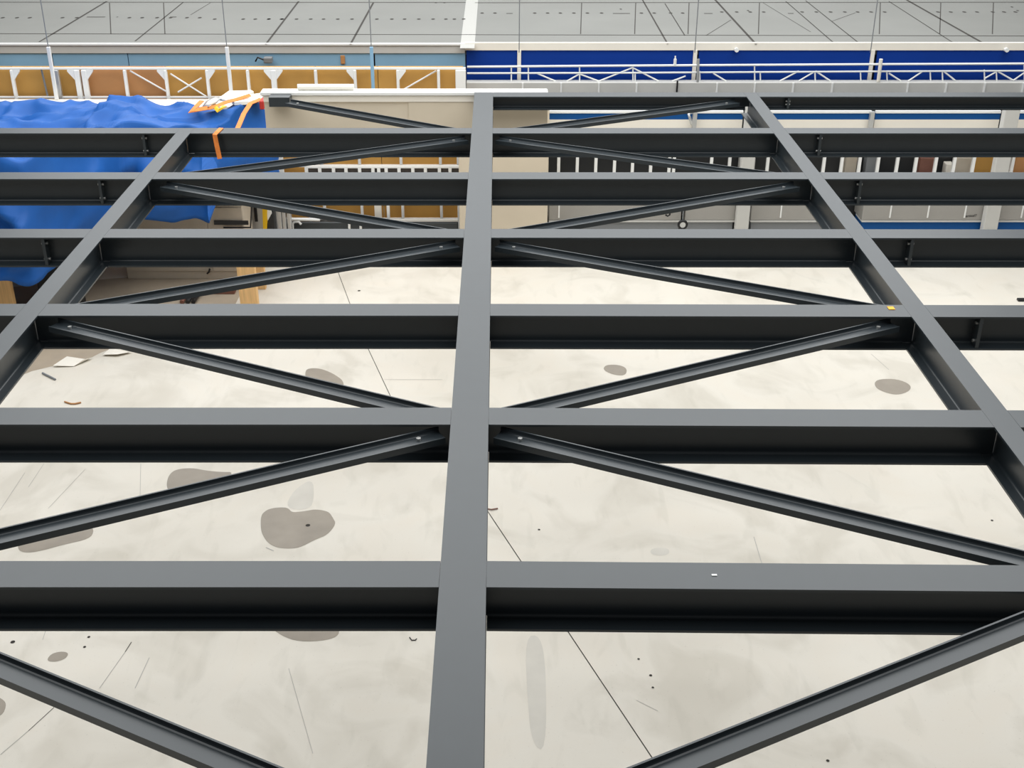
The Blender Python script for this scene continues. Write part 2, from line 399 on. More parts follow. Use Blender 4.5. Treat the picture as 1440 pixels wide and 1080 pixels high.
# light blue fascia, left
def panel(x0, x1, y0, y1, Y, th, m, name, b=.0):
    X0, X1 = atY(x0, y1, Y)[0], atY(x1, y1, Y)[0]; Z1, Z0 = atY(x0, y0, Y)[1], atY(x0, y1, Y)[1]
    q = MB(); q.box(X0, X1, Y, Y + th, Z0, Z1, b=b); return q.build(name, m)
for n, (x0, x1, w) in enumerate(((-260, 72, 'left of the leftmost slender post'), (76.5, 181.3, 'right of the leftmost slender post'), (182.5, 320, 'between second seam and the second slender post'), (324, 522, 'with a small camera on it'), (528, 654.5, 'next to the royal blue panels'))):
    tag(panel(x0, x1, 74.5, 95, 17.38, .04, M['lightblue'], 'fascia_panel'), 'light blue fascia panel under the upper floor, ' + w, 'panel', 'light blue fascia panels')
x, z = atY(370, 82, 17.3)
sc = empty('security_camera', (x, 17.37, z), 'small grey camera fixed to the light blue fascia', 'camera')
q = MB(); q.box(x + .02, x + .14, 17.2, 17.3, z - .05, z + .03, b=.01); q.build('body', M['midgrey'], sc)
q = MB(); q.tube([(x + .08, 17.3, z), (x + .08, 17.38, z)], .015); q.build('bracket', M['midgrey'], sc)
q = MB(); q.tube([(x + .02, 17.24, z - .01), (x - .06, 17.22, z + .03), (x - .1, 17.25, z - .03)], .012); q.build('cable', M['black'], sc)
x, z = atY(482, 84, 17.36); q = MB(); q.box(x - .03, x + .03, 17.355, 17.378, z - .06, z + .06, b=.006)
tag(q.build('warning_plate', M['brown']), 'small orange brown plate on the light blue fascia', 'plate')

# ------------------------------------------------------------------ left rack: white frame with ochre boards behind
YRK = 16.6
XB = [-300, -140, -60, 20, 78, 116, 178, 235, 293, 350, 386, 445, 503, 560, 617, 652]
zt = atY(300, 95.5, YRK)[1]; zsill = atY(300, 143, YRK)[1]
nb = [(-300, 20, 'ochre', 'at the far left edge'), (20, 116, 'ochre', 'left of the twin white posts'), (116, 235, 'brown', 'right of the twin white posts'),
      (235, 350, 'ochre', 'behind the crossed white wires'), (350, 445, 'ochre', 'behind the double-gusset post'), (445, 532, 'ochre', 'above the white roll'), (532, 652, 'ochre', 'nearest the central girder')]
for x0, x1, m, w in nb:
    X0, X1 = atY(x0, 120, YRK + .12)[0], atY(x1, 120, YRK + .12)[0]
    q = MB(); q.box(X0 + .004, X1 - .004, YRK + .12, YRK + .16, .1, zt - .01)
    tag(q.build('ochre_board', M[m]), 'ochre brown board standing in the white frame, ' + w, 'board', 'ochre boards in the white frame')
rk = empty('white_frame_rack', (atY(350, 120, YRK)[0], YRK, 0), 'white steel frame rack with gusseted posts under the light blue fascia', 'rack')
x0, x1 = atY(-300, 120, YRK)[0], atY(655, 120, YRK)[0]
for zr, h, nm in ((zt - .01, .022, 'top_rail'), (atY(300, 137, YRK)[1], .022, 'middle_rail'), (atY(500, 233.5, YRK)[1], .03, 'lower_rail'), (atY(500, 245, YRK)[1], .03, 'lower_rail'), (atY(500, 309, YRK)[1], .04, 'foot_rail')):
    q = MB(); q.box(x0, x1, YRK - .005, YRK + .035, zr - h / 2, zr + h / 2); q.build(nm, M['white'], rk)
gus = {20: 'r', 116: 'b', 235: 'l', 293: 'r', 386: 'b', 500: 'l', 560: 'r', 652: 'l'}
for xb in (-140, -60, 20, 82, 111, 121, 178, 235, 293, 350, 386, 445, 500, 560, 617, 648):
    X = atY(xb, 120, YRK)[0]; hw = {111: .034, 121: .034, 82: .034, 386: .035, 648: .07}.get(xb, .019)
    m = 'silver' if xb == 82 else 'white'
    q = MB(); q.box(X - hw, X + hw, YRK - .03, YRK + .03, 0, zt - .026, b=.006); p = q.build('post', M[m], rk)
    sides = {111: 'l', 121: 'r'}.get(xb, gus.get(xb, ''))
    for sd in {'b': 'lr'}.get(sides, sides):
        s = -1 if sd == 'l' else 1; g = .09
        q = MB(); vs = [(X + s * hw, YRK - .02, zt - .026), (X + s * (hw + g), YRK - .02, zt - .026), (X + s * (hw + g), YRK - .02, zt - .045), (X + s * hw, YRK - .02, zt - .16)]
        vs += [(a, YRK + .02, c) for a, b_, c in vs]
        q.add(vs, [(0, 1, 2, 3), (7, 6, 5, 4), (0, 4, 5, 1), (1, 5, 6, 2), (2, 6, 7, 3), (3, 7, 4, 0)]); q.build('gusset', M['white'], p)
for a, b_, c, d in ((181, 101, 234, 131), (238, 105, 290, 138), (249, 131, 282, 111), (566, 128, 613, 101)):
    A, B = atY(a, b_, YRK), atY(c, d, YRK)
    q = MB(); q.tube([(A[0], YRK + .06, A[1]), (B[0], YRK + .06, B[1])], .012, 6); q.build('bracing_wire', M['white'], rk)
X = atY(63, 120, YRK)[0]; q = MB(); q.tube([(X, YRK + .05, zsill), (X - .03, YRK + .05, zt)], .014); q.build('dark_rod', M['midgrey'], rk)
# ladder-like grid low in the rack
gl = empty('grid_rail', (atY(540, 240, 16.4)[0], 16.4, 0), 'row of small square openings in a pale frame left of the central girder', 'frame')
zg0, zg1 = atY(540, 246, 16.4)[1], atY(540, 233, 16.4)[1]
XG = [atY(380 + x / 4.8, 240, 16.4)[0] for x in (245, 335, 428, 512, 604, 694, 733, 783, 870, 963, 1048, 1142, 1214, 1285)]
for nm, a, b_ in (('top_rail', zg1 - .03, zg1), ('bottom_rail', zg0, zg0 + .03)):
    q = MB(); q.box(XG[0] - .02, XG[-1] + .1, 16.38, 16.42, a, b_); q.build(nm, M['white'], gl)
for X in XG:
    q = MB(); q.box(X - .022, X + .022, 16.38, 16.42, zg0 + .031, zg1 - .031); q.build('mullion', M['white'], gl)
q = MB(); q.box(XG[0], XG[-1] + .05, 16.43, 16.45, zg0, zg1 - .005); q.build('backing', M['taupe'], gl)
for X in (XG[0], XG[7], XG[-1]):
    q = MB(); q.box(X - .02, X + .02, 16.44, 16.48, 0, zg0); q.build('leg', M['white'], gl)
q = MB(); x, z = atY(532, 296, 16.55); q.box(x - .05, x + .05, 16.5, 16.56, 0, z + .16, b=.005)
tag(q.build('pale_post', M['warmwhite']), 'short pale post in front of the low ochre boards', 'post')

# cream bench top behind the tarpaulin
bt = empty('cream_bench', (-5.3, 16.2, 0), 'long cream bench behind the blue tarpaulin', 'bench')
ztp = atY(200, 143, 16.35)[1]
q = MB(); q.box(-9, atY(372, 142, 16)[0], 16.1, 16.5, ztp - .06, ztp, b=.008); q.build('top', M['warmwhite'], bt)
for X in (-8.5, -6.4, -3.6):
    q = MB(); q.box(X - .04, X + .04, 16.3, 16.4, 0, ztp - .06); q.build('leg', M['white'], bt)

# ------------------------------------------------------------------ beige lintel and pier at the end of the central girder
YLN = 13.68
xl0 = atY(371, 140, YLN)[0]; xl1 = atY(770, 160, YLN)[0]
ln = empty('beige_lintel', ((xl0 + xl1) / 2, YLN, 0), 'deep beige lintel at the far end of the central girder', 'lintel')
q = MB(); q.box(xl0, xl1, YLN, YLN + .12, 2.15, 2.755); q.build('beam', M['beige'], ln)
q = MB(); q.box(xl0 - .03, xl1, YLN - .04, YLN + .13, 2.757, 2.80, b=.008); q.build('white_capping', M['white'], ln)
q = MB(); a = atY(575, 160, YLN); q.box(a[0], XC, YLN - .012, YLN - .001, 2.16, 2.68); q.build('cover_panel', M['beige'], ln)
q = MB(); q.box(xl0, XC - .1, YLN - .02, YLN - .001, 2.685, 2.75); q.build('top_batten', M['warmwhite'], ln)
q = MB(); q.box(XC - .12, XC + .05, YLN + .01, YLN + .11, 0, 2.149); q.build('support_post', M['beige'], ln)
br = MB(); x, z = atY(391, 146, 13.4); br.box(x - .115, x + .115, YLN - .20, YLN - .021, z - .055, z + .05)
tag(br.build('brace_bracket', STEEL), 'dark steel bracket on the beige lintel holding the last left brace', 'bracket')
pr = MB(); pr.box(atY(646, 300, 15.7)[0], atY(770, 300, 15.7)[0], 15.7, 16.2, 0, 2.1, b=.01)
tag(pr.build('beige_pier', M['beige']), 'square beige pier standing behind the far end of the central girder', 'pier')
q = MB(); x, z = atY(418, 128, YLN); x2 = atY(497, 128, YLN)[0]
q.tube([(x, YLN + .05, 2.80 + .035), (x2, YLN + .05, 2.80 + .035)], .034, 12)
tag(q.build('paper_roll', M['foam']), 'long pale roll lying on top of the beige lintel', 'roll')

# ------------------------------------------------------------------ blue tarpaulin over its load
def draped(x0, x1, y0, y1, ztop, zbot, nx=190, ny=120):
    vs = []; fs = []
    A = [-1.5 + 3.0 * i / nx for i in range(nx + 1)]
    B = [-1.6 + 3.2 * j / ny for j in range(ny + 1)]
    hx, hy = (x1 - x0) / 2, (y1 - y0) / 2; mx, my = (x0 + x1) / 2, (y0 + y1) / 2
    ridge = lambda v, k: 1 - abs(noise.noise(v)) * k
    for b in B:
        for a in A:
            ca, cb = max(-1, min(1, a)), max(-1, min(1, b)); ex, ey = max(0, abs(a) - 1) / .5, max(0, abs(b) - 1) / .6
            yn = y0 + 1.45 * max(0, min(1, (mx + ca * hx + 5.25) / .7)); Yv = yn + (cb + 1) / 2 * (y1 - yn); X = mx + ca * hx + (.55 * (cb + 1) / 2 if ca > .5 else 0) * max(0, (ca - .5) / .5)
            side = ex >= ey and ex > 0; drop = max(ex, ey)
            z = ztop(X, Yv)
            q = Vector((X * .55 + Yv * .25, Yv * .5 - X * .2, 2)); q2 = Vector((X * 1.2 - Yv * .8, Yv * 1.3 + X * .5, 9))
            z += .085 * (ridge(q, 2.6) - .5) + .065 * (ridge(q2, 2.6) - .5) + .05 * (ridge(q2 * 2.3, 2.4) - .5) + .05 * noise.noise(Vector((X * 2.6, Yv * 2.2, 5)))
            z += .06 * (X > -5) - .03 * max(0, abs(a) - .9) * 10 * (abs(a) < 1)
            z -= drop * zbot(X, Yv, side)
            if drop > 0:
                t = X * 5 + 2.2 * noise.noise(Vector((X * .9, 1, 1))) if not side else Yv * 6
                fold = (.10 * abs(math.sin(t)) + .16 * ridge(Vector((X * 1.3 + z * .8, Yv, z * 1.6 - X * .4)), 2.4) + .05 * ridge(Vector((X * 3.1 - z * 2, Yv, z * 3)), 2.2)) * min(1, drop * 2)
                if not side: Yv += math.copysign(ey * .12 + max(0, fold), b)
                else: X += math.copysign(ex * .05 + max(0, fold) * .5, a)
            vs.append((X, Yv, z))
    n = nx + 1
    for j in range(ny):
        for i in range(nx): fs.append((j * n + i, j * n + i + 1, (j + 1) * n + i + 1, (j + 1) * n + i))
    return vs, fs
def zt_(X, Y): return 2.17 + .07 * max(0, min(1, (-X - 5.0) / 1.0)) * (1 if -6.2 < X else .7) + .03 * (Y > 15)
def zb_(X, Y, side): return .95 if side else 1.15 + .25 * max(0, min(1, (-X - 4.6) / .8))
vs, fs = draped(-8.4, -3.58, 13.1, 15.55, zt_, zb_)
t = MB(); t.add(vs, fs, 0, True); tp = t.build('tarpaulin', M['tarp'])
sol = tp.modifiers.new('thickness', 'SOLIDIFY'); sol.thickness = .004
tag(tp, 'bright blue crumpled tarpaulin draped over a tall load on the left', 'tarpaulin')
tf = empty('timber_rack', (-5.8, 14.2, 0), 'pine timber frame standing under the blue tarpaulin', 'frame')
for X, Y in ((-5.78, 13.16), (-8.0, 13.3), (-8.0, 15.3), (-5.55, 14.35), (-5.8, 15.3), (-3.5, 15.35)):
    hw = .10 if Y < 13.2 else .06
    q = MB(); q.box(X - hw, X + hw, Y, Y + .09, 0, 1.85, b=.006); q.build('post', M['timber'], tf)
for Y in (13.3, 15.3):
    q = MB(); q.box(-8.2, -3.45, Y, Y + .09, 1.852, 1.95, b=.006); q.build('top_rail', M['timber'], tf)
q = MB(); q.box(-8.0, -5.9, 13.2, 13.28, .32, .78, b=.006); q.build('side_board', M['timber'], tf)
q = MB(); q.box(-5.62, -5.2, 13.8, 14.2, 0, 1.3, b=.01); tag(q.build('black_case', M['dark']), 'black case standing behind the pine post under the tarpaulin', 'case')
# beige cabinet below
cb = empty('beige_cabinet', (-4.1, 15.0, 0), 'beige sheet metal cabinet on the floor right of the blue tarpaulin', 'cabinet')
X0, X1, XM = atY(179, 392, 14.98)[0], atY(350, 392, 14.98)[0], atY(290, 300, 14.98)[0]
q = MB(); q.box(X0, X1, 15.0, 15.52, .0, 1.02, b=.008); q.build('body', M['beigedark'], cb)
q = MB(); q.box(X0 + .01, XM - .006, 14.985, 14.999, .12, .99); q.build('door', M['beigedark'], cb)
q = MB(); q.box(XM + .006, X1 - .01, 14.985, 14.999, .12, .99); dr = q.build('door', M['beigedark'], cb)
hx, hz = atY(295, 380, 14.96); q = MB(); q.tube([(hx, 14.97, hz + .02), (hx - .01, 14.95, hz - .02), (hx - .04, 14.97, hz - .05)], .012); q.build('handle', M['black'], dr)
hx, hz = atY(325, 314, 14.96); q = MB(); q.box(hx - .22, hx + .22, 14.955, 14.984, hz - .02, hz + .03); q.build('slot', M['black'], dr)
q = MB(); q.tube([(hx - .1, 14.94, hz - .05), (hx + .25, 14.94, hz - .05), (hx + .3, 14.94, hz + .3)], .012); q.build('edge_hose', M['black'], dr)
# timber trestle
tr = empty('timber_trestle', (atz(352, 428, 0)[0], atz(352, 428, 0)[1], 0), 'short pine trestle standing on the floor left of centre', 'trestle')
x, y = atz(352, 434, 0)
q = MB(); q.box(x - .11, x + .11, y - .05, y + .05, 0, .62, b=.006); q.build('leg', M['timber'], tr)
q = MB(); q.box(x - .09, x + .09, y + .62, y + .70, 0, .62, b=.006); q.build('leg', M['timber'], tr)
q = MB(); q.box(x - .09, x + .09, y - .05, y + .70, .621, .70, b=.006); q.build('top_rail', M['timber'], tr)
# cable bundle and plank on the floor
bd = empty('cable_bundle', (*atz(268, 424, 0), 0), 'bundle of dark red and black cables on the floor left of the trestle', 'cables')
for k in range(3):
    a, c = atz(256 + k * 8, 428, 0), atz(268 + k * 8, 412, 0)
    q = MB(); q.tube([(*a, .03), ((a[0] + c[0]) / 2, (a[1] + c[1]) / 2, .05), (*c, .03)], .028, 8); q.build('cable', M[('redbrown', 'dark', 'black')[k]], bd)
a = atz(287, 414, 0); c = atz(330, 414, 0); q = MB(); q.box(a[0], c[0], a[1], a[1] + .14, 0, .06, b=.006)
tag(q.build('red_brown_plank', M['redbrown']), 'short red-brown plank on the floor beside the pine trestle', 'plank')
a = atz(366, 400, 0); q = MB(); q.tube([(a[0], a[1], .006), (a[0] + .1, a[1] + .15, .006), (a[0] + .3, a[1] + .22, .006)], .008)
tag(q.build('thin_red_cable', M['red']), 'thin red cable on the floor right of the trestle', 'cable')

# things on the tarp: foam sheets, strap bundle
def on(x, y, z): return atz(x, y, z)
def slab(px, z, th, name, m, lab, cat):
    pts = [on(x, y, z) for x, y in px]; n = len(pts); b = MB()
    b.add([(p[0], p[1], z + th) for p in pts] + [(p[0], p[1], z) for p in pts], [tuple(range(n)), tuple(range(n, 2 * n))[::-1]] + [(i, (i + 1) % n, n + (i + 1) % n, n + i) for i in range(n)])
    return tag(b.build(name, m), lab, cat)
ZT = 2.24
slab([(308, 141), (322, 131), (354, 130), (357, 132), (340, 138), (318, 144)], ZT + .045, .03, 'foam_sheet', M['foam'], 'white foam sheet at the back of the blue tarpaulin', 'sheet')
slab([(326, 146), (340, 139), (367, 135), (369, 142), (350, 147), (330, 148)], ZT + .02, .04, 'foam_block', M['foam'], 'white foam block on the right end of the tarpaulin', 'block')
sb = empty('strap_bundle', (*on(290, 152, ZT), ZT), 'bundle of orange lashing straps and white cloth on the tarpaulin', 'straps')
def ribbon(pts, w, name, m, parent=None, lab=None, cat=None, th=.006):
    # flat webbing through the given points; width across
    P = [Vector(p) for p in pts]; b = MB(); L = []
    for i, p in enumerate(P):
        d = (P[min(i + 1, len(P) - 1)] - P[max(i - 1, 0)]).normalized()
        s = d.cross(Vector((0, -.6, .8))); s = s.normalized() * w / 2; nn = s.cross(d).normalized() * th
        L += [p - s, p + s, p + s + nn, p - s + nn]
    f = []
    for i in range(len(P) - 1):
        for k in range(4): f.append((i * 4 + k, i * 4 + (k + 1) % 4, i * 4 + 4 + (k + 1) % 4, i * 4 + 4 + k))
    f += [(0, 1, 2, 3), tuple(range(len(P) * 4 - 4, len(P) * 4))]
    b.add(L, f); o = b.build(name, m, parent)
    if lab: tag(o, lab, cat)
    return o
def tp3(x, y, dz=0): return (*on(x, y, ZT + dz), ZT + dz)
ribbon([tp3(284, 142, .05), tp3(276, 150, .03), tp3(268, 158, .03), tp3(280, 154, .05), tp3(292, 152, .06)], .06, 'strap', M['orange'], sb)
ribbon([tp3(292, 153, .04), tp3(305, 149, .06), tp3(318, 144, .07), tp3(330, 141, .07), tp3(352, 134, .09)], .05, 'strap', M['orange'], sb)
ribbon([tp3(300, 147, .05), tp3(307, 156, .04), tp3(316, 149, .05)], .06, 'strap', M['yellow'], sb)
q = MB(); q.add([tp3(284, 150, .06), tp3(290, 142, .07), tp3(303, 136, .09), tp3(311, 138, .08), tp3(305, 145, .08), tp3(292, 150, .07), tp3(295, 143, .12), tp3(303, 141, .12)],
                [(0, 1, 6), (1, 2, 6), (2, 7, 6), (2, 3, 7), (3, 4, 7), (4, 5, 7), (5, 6, 7), (5, 0, 6), (0, 5, 4, 3, 2, 1)], 0, True); q.build('white_cloth', M['white'], sb)
ribbon([tp3(368, 139, .05), tp3(352, 146, .05), tp3(343, 160, .02), tp3(338, 172, .0), tp3(331, 188, -.02)], .06, 'orange_strap', M['orange'], None, 'orange lashing strap running down the right end of the tarpaulin', 'strap')
q = MB(); x, y = on(370, 146, ZT); q.box(x - .03, x + .03, y - .1, y + .1, ZT - .05, ZT + .06, b=.01); tag(q.build('red_buckle', M['red']), 'small red buckle at the right end of the tarpaulin', 'buckle')
# strap hanging over the sixth row cross beam
x = atz(301, 189, TOP)[0]; y = YF[6]
ribbon([(x + .03, y + .17, TOP + .004), (x + .02, y + .02, TOP + .004), (x, y - .012, TOP - .01), (x + .01, y - .014, TOP - .12), (x + .025, y - .014, TOP - .255)], .045, 'orange_strap', M['orange'], None, 'orange strap hanging over the sixth row cross beam', 'strap')
# little bottle-like white cap at the brace
x, z = atY(380, 225.5, YF[6] - .05)
# ------------------------------------------------------------------ machines under the platform, left of centre
def px(x, y, Y): return atY(x, y, Y)
Ym = 15.75
mc = empty('cleaning_machine', (px(375, 300, Ym)[0], Ym, 0), 'grey and black machine with a yellow panel behind the fourth row beam', 'machine')
x0, x1 = px(350, 300, Ym)[0], px(372, 300, Ym)[0]
q = MB(); q.box(x0, x1, Ym, Ym + .5, .0, .95, b=.02); bd_ = q.build('grey_column', M['silver'], mc)
q = MB(); a, c = px(357, 292, Ym), px(363, 311, Ym); q.box(a[0], c[0], Ym - .02, Ym - .001, c[1], a[1] + .08); q.build('dark_vent', M['black'], bd_)
x2, x3 = px(372.5, 300, Ym)[0], px(386, 300, Ym)[0]
q = MB(); q.box(x2, x3, Ym + .02, Ym + .5, 0, .92, b=.02); bb = q.build('black_body', M['dark'], mc)
a, c = px(369, 322, Ym - .02), px(377, 294, Ym - .02); 
q = MB(); q.add([(a[0], Ym - .03, a[1] - .2), (px(372, 322, Ym)[0], Ym - .03, a[1] - .2), (px(376, 312, Ym)[0], Ym - .03, px(376, 312, Ym)[1]), (c[0], Ym - .03, c[1] + .1), (px(370, 294, Ym)[0], Ym - .03, c[1] + .1)] +
       [(a[0], Ym + .015, a[1] - .2), (px(372, 322, Ym)[0], Ym + .015, a[1] - .2), (px(376, 312, Ym)[0], Ym + .015, px(376, 312, Ym)[1]), (c[0], Ym + .015, c[1] + .1), (px(370, 294, Ym)[0], Ym + .015, c[1] + .1)],
      [(0, 1, 2, 3, 4), (9, 8, 7, 6, 5), (0, 5, 6, 1), (1, 6, 7, 2), (2, 7, 8, 3), (3, 8, 9, 4), (4, 9, 5, 0)]); q.build('yellow_panel', M['yellow'], mc)
q = MB(); a = px(379, 300, Ym); q.add([(a[0] - .03, Ym - .02, a[1] + .12), (a[0] + .02, Ym - .02, a[1] + .10), (a[0] + .03, Ym - .02, a[1] - .0), (a[0] - .03, Ym - .02, a[1] - .10),
     (a[0] - .03, Ym + .015, a[1] + .12), (a[0] + .02, Ym + .015, a[1] + .10), (a[0] + .03, Ym + .015, a[1] - .0), (a[0] - .03, Ym + .015, a[1] - .10)], [(0, 1, 2, 3), (7, 6, 5, 4), (0, 4, 5, 1), (1, 5, 6, 2), (2, 6, 7, 3), (3, 7, 4, 0)]); q.build('white_cover', M['white'], mc)
for k, xx in enumerate((389, 397, 404)):
    X = px(xx, 300, Ym)[0]; q = MB(); q.box(X - (.05 if k == 0 else .028), X + (.04 if k == 0 else .02), Ym + .1, Ym + .22, 0, .85, b=.006)
    q.build('silver_upright', M['silver'], mc)
bq = empty('dark_machine_bed', (px(530, 315, 16.3)[0], 16.35, 0), 'long dark blue grey machine bed under the far left platform bay', 'machine')
xa, xb_ = px(408, 315, 16.3)[0], px(644, 315, 16.3)[0]
q = MB(); q.box(xa, xb_, 16.3, 16.42, 0, px(500, 312.5, 16.3)[1], b=.01); bb2 = q.build('bed', STEEL, bq)
q = MB(); zz_ = px(500, 312, 16.3)[1]; q.box(px(520, 310, 16.3)[0], xb_, 16.3, 16.34, zz_ + .003, zz_ + .03); q.build('pale_rail', M['greypale'], bq)
a, c = px(407, 308, 16.25), px(450, 309, 16.25); q = MB(); q.tube([(a[0], 16.25, a[1]), (c[0], 16.25, c[1])], .022); q.build('push_bar', M['white'], bq)
for xx in (417, 497, 513):
    a = px(xx, 322, 16.2); q = MB(); q.tube([(a[0] - .07, 16.27, .05), (a[0] - .06, 16.25, a[1] + .06), (a[0] - .03, 16.25, a[1] + .09), (a[0] + .03, 16.25, a[1] + .09), (a[0] + .06, 16.25, a[1] + .05)], .018); q.build('hook_handle', M['white'], bq)

# ------------------------------------------------------------------ right: royal blue screens, kerb, guard rail
YB = 17.36
for x0, x1, w in ((656.5, 728, 'immediately right of the central girder'), (732.5, 973, 'second from the central girder'), (979, 1221, 'third from the central girder'), (1226.5, 1700, 'at the right edge of the picture')):
    tag(panel(x0, x1, 70, 126, YB, .03, M['royal'], 'blue_panel'), 'royal blue panel behind the white guard rail, ' + w, 'panel', 'royal blue panels')
for x in (730, 976, 1224):
    X = atY(x, 95, YB)[0]; q = MB(); q.box(X - .026, X + .026, YB - .03, YB - .003, atY(x, 128, YB)[1], atY(x, 70, YB)[1]); 
    tag(q.build('panel_post', M['warmwhite']), 'cream post between royal blue panels, %s' % {730: 'nearest the central girder', 976: 'middle one of three', 1224: 'rightmost of three'}[x], 'post', 'cream posts between blue panels')
for x in (1036, 1416):
    X, Z = atY(x, 70.5, YB - .08); q = MB(); q.cyl((X, YB - .03, Z - .0), (0, -1, 0), .03, .06, 10)
    tag(q.build('spotlight', M['white']), 'small white spotlight above the %s blue panel' % ('third' if x < 1200 else 'rightmost'), 'light')
YK = 17.12
zk1, zk0 = atY(900, 116, YK)[1], atY(900, 129, YK)[1]
kb = MB(); kb.box(atY(656, 120, YK)[0], 12, YK, YK + .16, zk0 - .12, zk1, b=.006)
struct(kb.build('trim_4', M['greypale']), 'pale grey kerb under the white guard rail')
gr = empty('guard_rail', (3.5, YK + .1, zk1), 'thin white guard rail with zigzag bars in front of the royal blue panels', 'rail')
yg = YK + .08
def gl_(pts, r, nm, m='white'):
    q = MB(); q.tube([(atY(x, y, yg)[0], yg, max(zk1, atY(x, y, yg)[1])) for x, y in pts], r, 8); q.build(nm, M[m], gr)
gl_([(657, 94), (870, 92.5), (1225, 90.5), (1700, 88.5)], .016, 'top_rail'); gl_([(657, 103), (870, 102.5), (1225, 100.5), (1700, 98.5)], .013, 'middle_rail')
for x, y0 in ((719, 93.5), (743, 93.5), (815, 94), (890, 93), (893, 101), (984, 100), (1061, 92), (1069, 102), (1146, 101), (1210, 101), (1247, 100), (1308, 99), (1325, 99), (1384, 98), (1401, 99), (1440, 89)):
    gl_([(x, y0), (x, 118)], .010, 'post')
for pts in (((755, 103), (781, 119)), ((797, 118), (815, 104)), ((815, 104), (842, 119)), ((842, 119), (890, 95)), ((891, 96), (926, 117)), ((945, 115), (964, 107)), ((1003, 103), (1021, 115)), ((1096, 116), (1123, 100)), ((1123, 114), (1145, 101)),
            ((1147, 100), (1168, 114)), ((1250, 103), (1267, 114)), ((1277, 114), (1298, 100)), ((1328, 101), (1343, 113)), ((1385, 110), (1401, 101)), ((1404, 101), (1425, 113)), ((1425, 113), (1445, 99))):
    gl_(pts, .011, 'zigzag_bar')
for x in (735, 789, 842, 895, 1008, 1061, 1115, 1170, 1276, 1330, 1384, 1438):
    X = atY(x, 122, YK)[0]; q = MB(); q.box(X - .012, X + .012, YK - .018, YK - .001, zk0 - .02, zk1 - .004); q.build('kerb_clip', M['white'], gr)
q = MB(); x, z = atY(952, 121, YK); q.tube([(x, YK - .02, z - .08), (x, YK - .02, z + .08)], .012); tag(q.build('black_rod', M['black']), 'short black rod standing against the pale grey kerb', 'rod')
x, z = atY(949, 91, yg); q = MB(); q.cyl((x, yg, z - .01), (0, 0, 1), .022, .09, 10); q.cyl((x, yg, z + .08), (0, 0, 1), .01, .04, 8); tag(q.build('small_bottle', M['white']), 'tiny white bottle standing on the guard rail top', 'bottle')
q = MB(); a, c = atY(1235, 115, yg - .055), atY(1239, 83, yg - .055); q.tube([(a[0], yg - .055, a[1]), (c[0], yg - .055, c[1])], .026); tag(q.build('leaning_pole', M['warmwhite']), 'short cream pole leaning at the guard rail, right of the rightmost cream post', 'pole')
q = MB(); a, c = atY(981, 115, yg - .055), atY(982, 83, yg - .055); q.tube([(a[0], yg - .055, a[1]), (c[0], yg - .055, c[1])], .02); tag(q.build('leaning_pole', M['silver']), 'short grey pole at the guard rail beside the middle cream post', 'pole')

# slender hanger rods rising in front of the upper floor
for n, (xb, yb, xt, w, Yh) in enumerate(((80, 140, 63, 'leftmost', 16.45), (325, 128, 316, 'second from the left', 16.45), (525, 128, 526, 'just left of the central girder', 16.45), (730, 74, 735, 'just right of the central girder', 17.2), (977, 74, 981, 'second from the right', 17.2), (1224, 74, 1233, 'rightmost', 17.2))):
    X, Z = atY(xb, yb, Yh)
    r = empty('hanger_post', (X, Yh, Z), 'slender grey post in front of the grey upper floor, ' + w, 'post', 'slender posts')
    z1 = 9.4; zs = atY(xb, 66, Yh)[1]
    if n < 3:
        q = MB(); q.box(X - .022, X + .022, Yh - .022, Yh + .022, Z, zs, b=.004); q.build('lower_post', M['white'] if n != 2 else M['lightblue'], r)
    else: zs = Z
    q = MB(); q.tube([(X, Yh, zs), (X, Yh, z1)], .007, 6); q.build('rod', M['midgrey'], r)

# ------------------------------------------------------------------ right: wall below the kerb
YP = 16.3
zc0, zc1 = atY(900, 184, YP)[1], atY(900, 157, YP)[1]
PW = [(771, 974, 'next to the beige pier'), (980, 1044, 'left of the white column'), (1066, 1224, 'right of the white column'), (1230, 1405, 'left of the wide column'), (1428, 1640, 'at the right picture edge')]
for x0, x1, w in PW:
    X0, X1 = atY(x0, 170, YP)[0], atY(x1, 170, YP)[0]; zs = atY(900, 168, YP)[1]
    o = empty('striped_panel', ((X0 + X1) / 2, YP, zc0), 'white panel with a blue stripe along its top, ' + w, 'panel', 'blue and white panels under the kerb')
    q = MB(); q.box(X0, X1, YP, YP + .05, zc0 - .15, zs - .001); q.build('white_board', M['warmwhite'], o)
    q = MB(); q.box(X0, X1, YP, YP + .05, zs, zc1 - .02); q.build('blue_stripe', M['stripe'], o)
    q = MB(); q.box(X0, X1, YP - .015, YP + .05, zc1 - .019, zc1 + .012); q.build('top_edge', M['white'], o)
q = MB(); q.box(atY(770, 160, YP)[0], 9.2, YP + .055, YP + .09, zc0 - .15, zk0 - .052); struct(q.build('wall_back_upper', M['dark']))
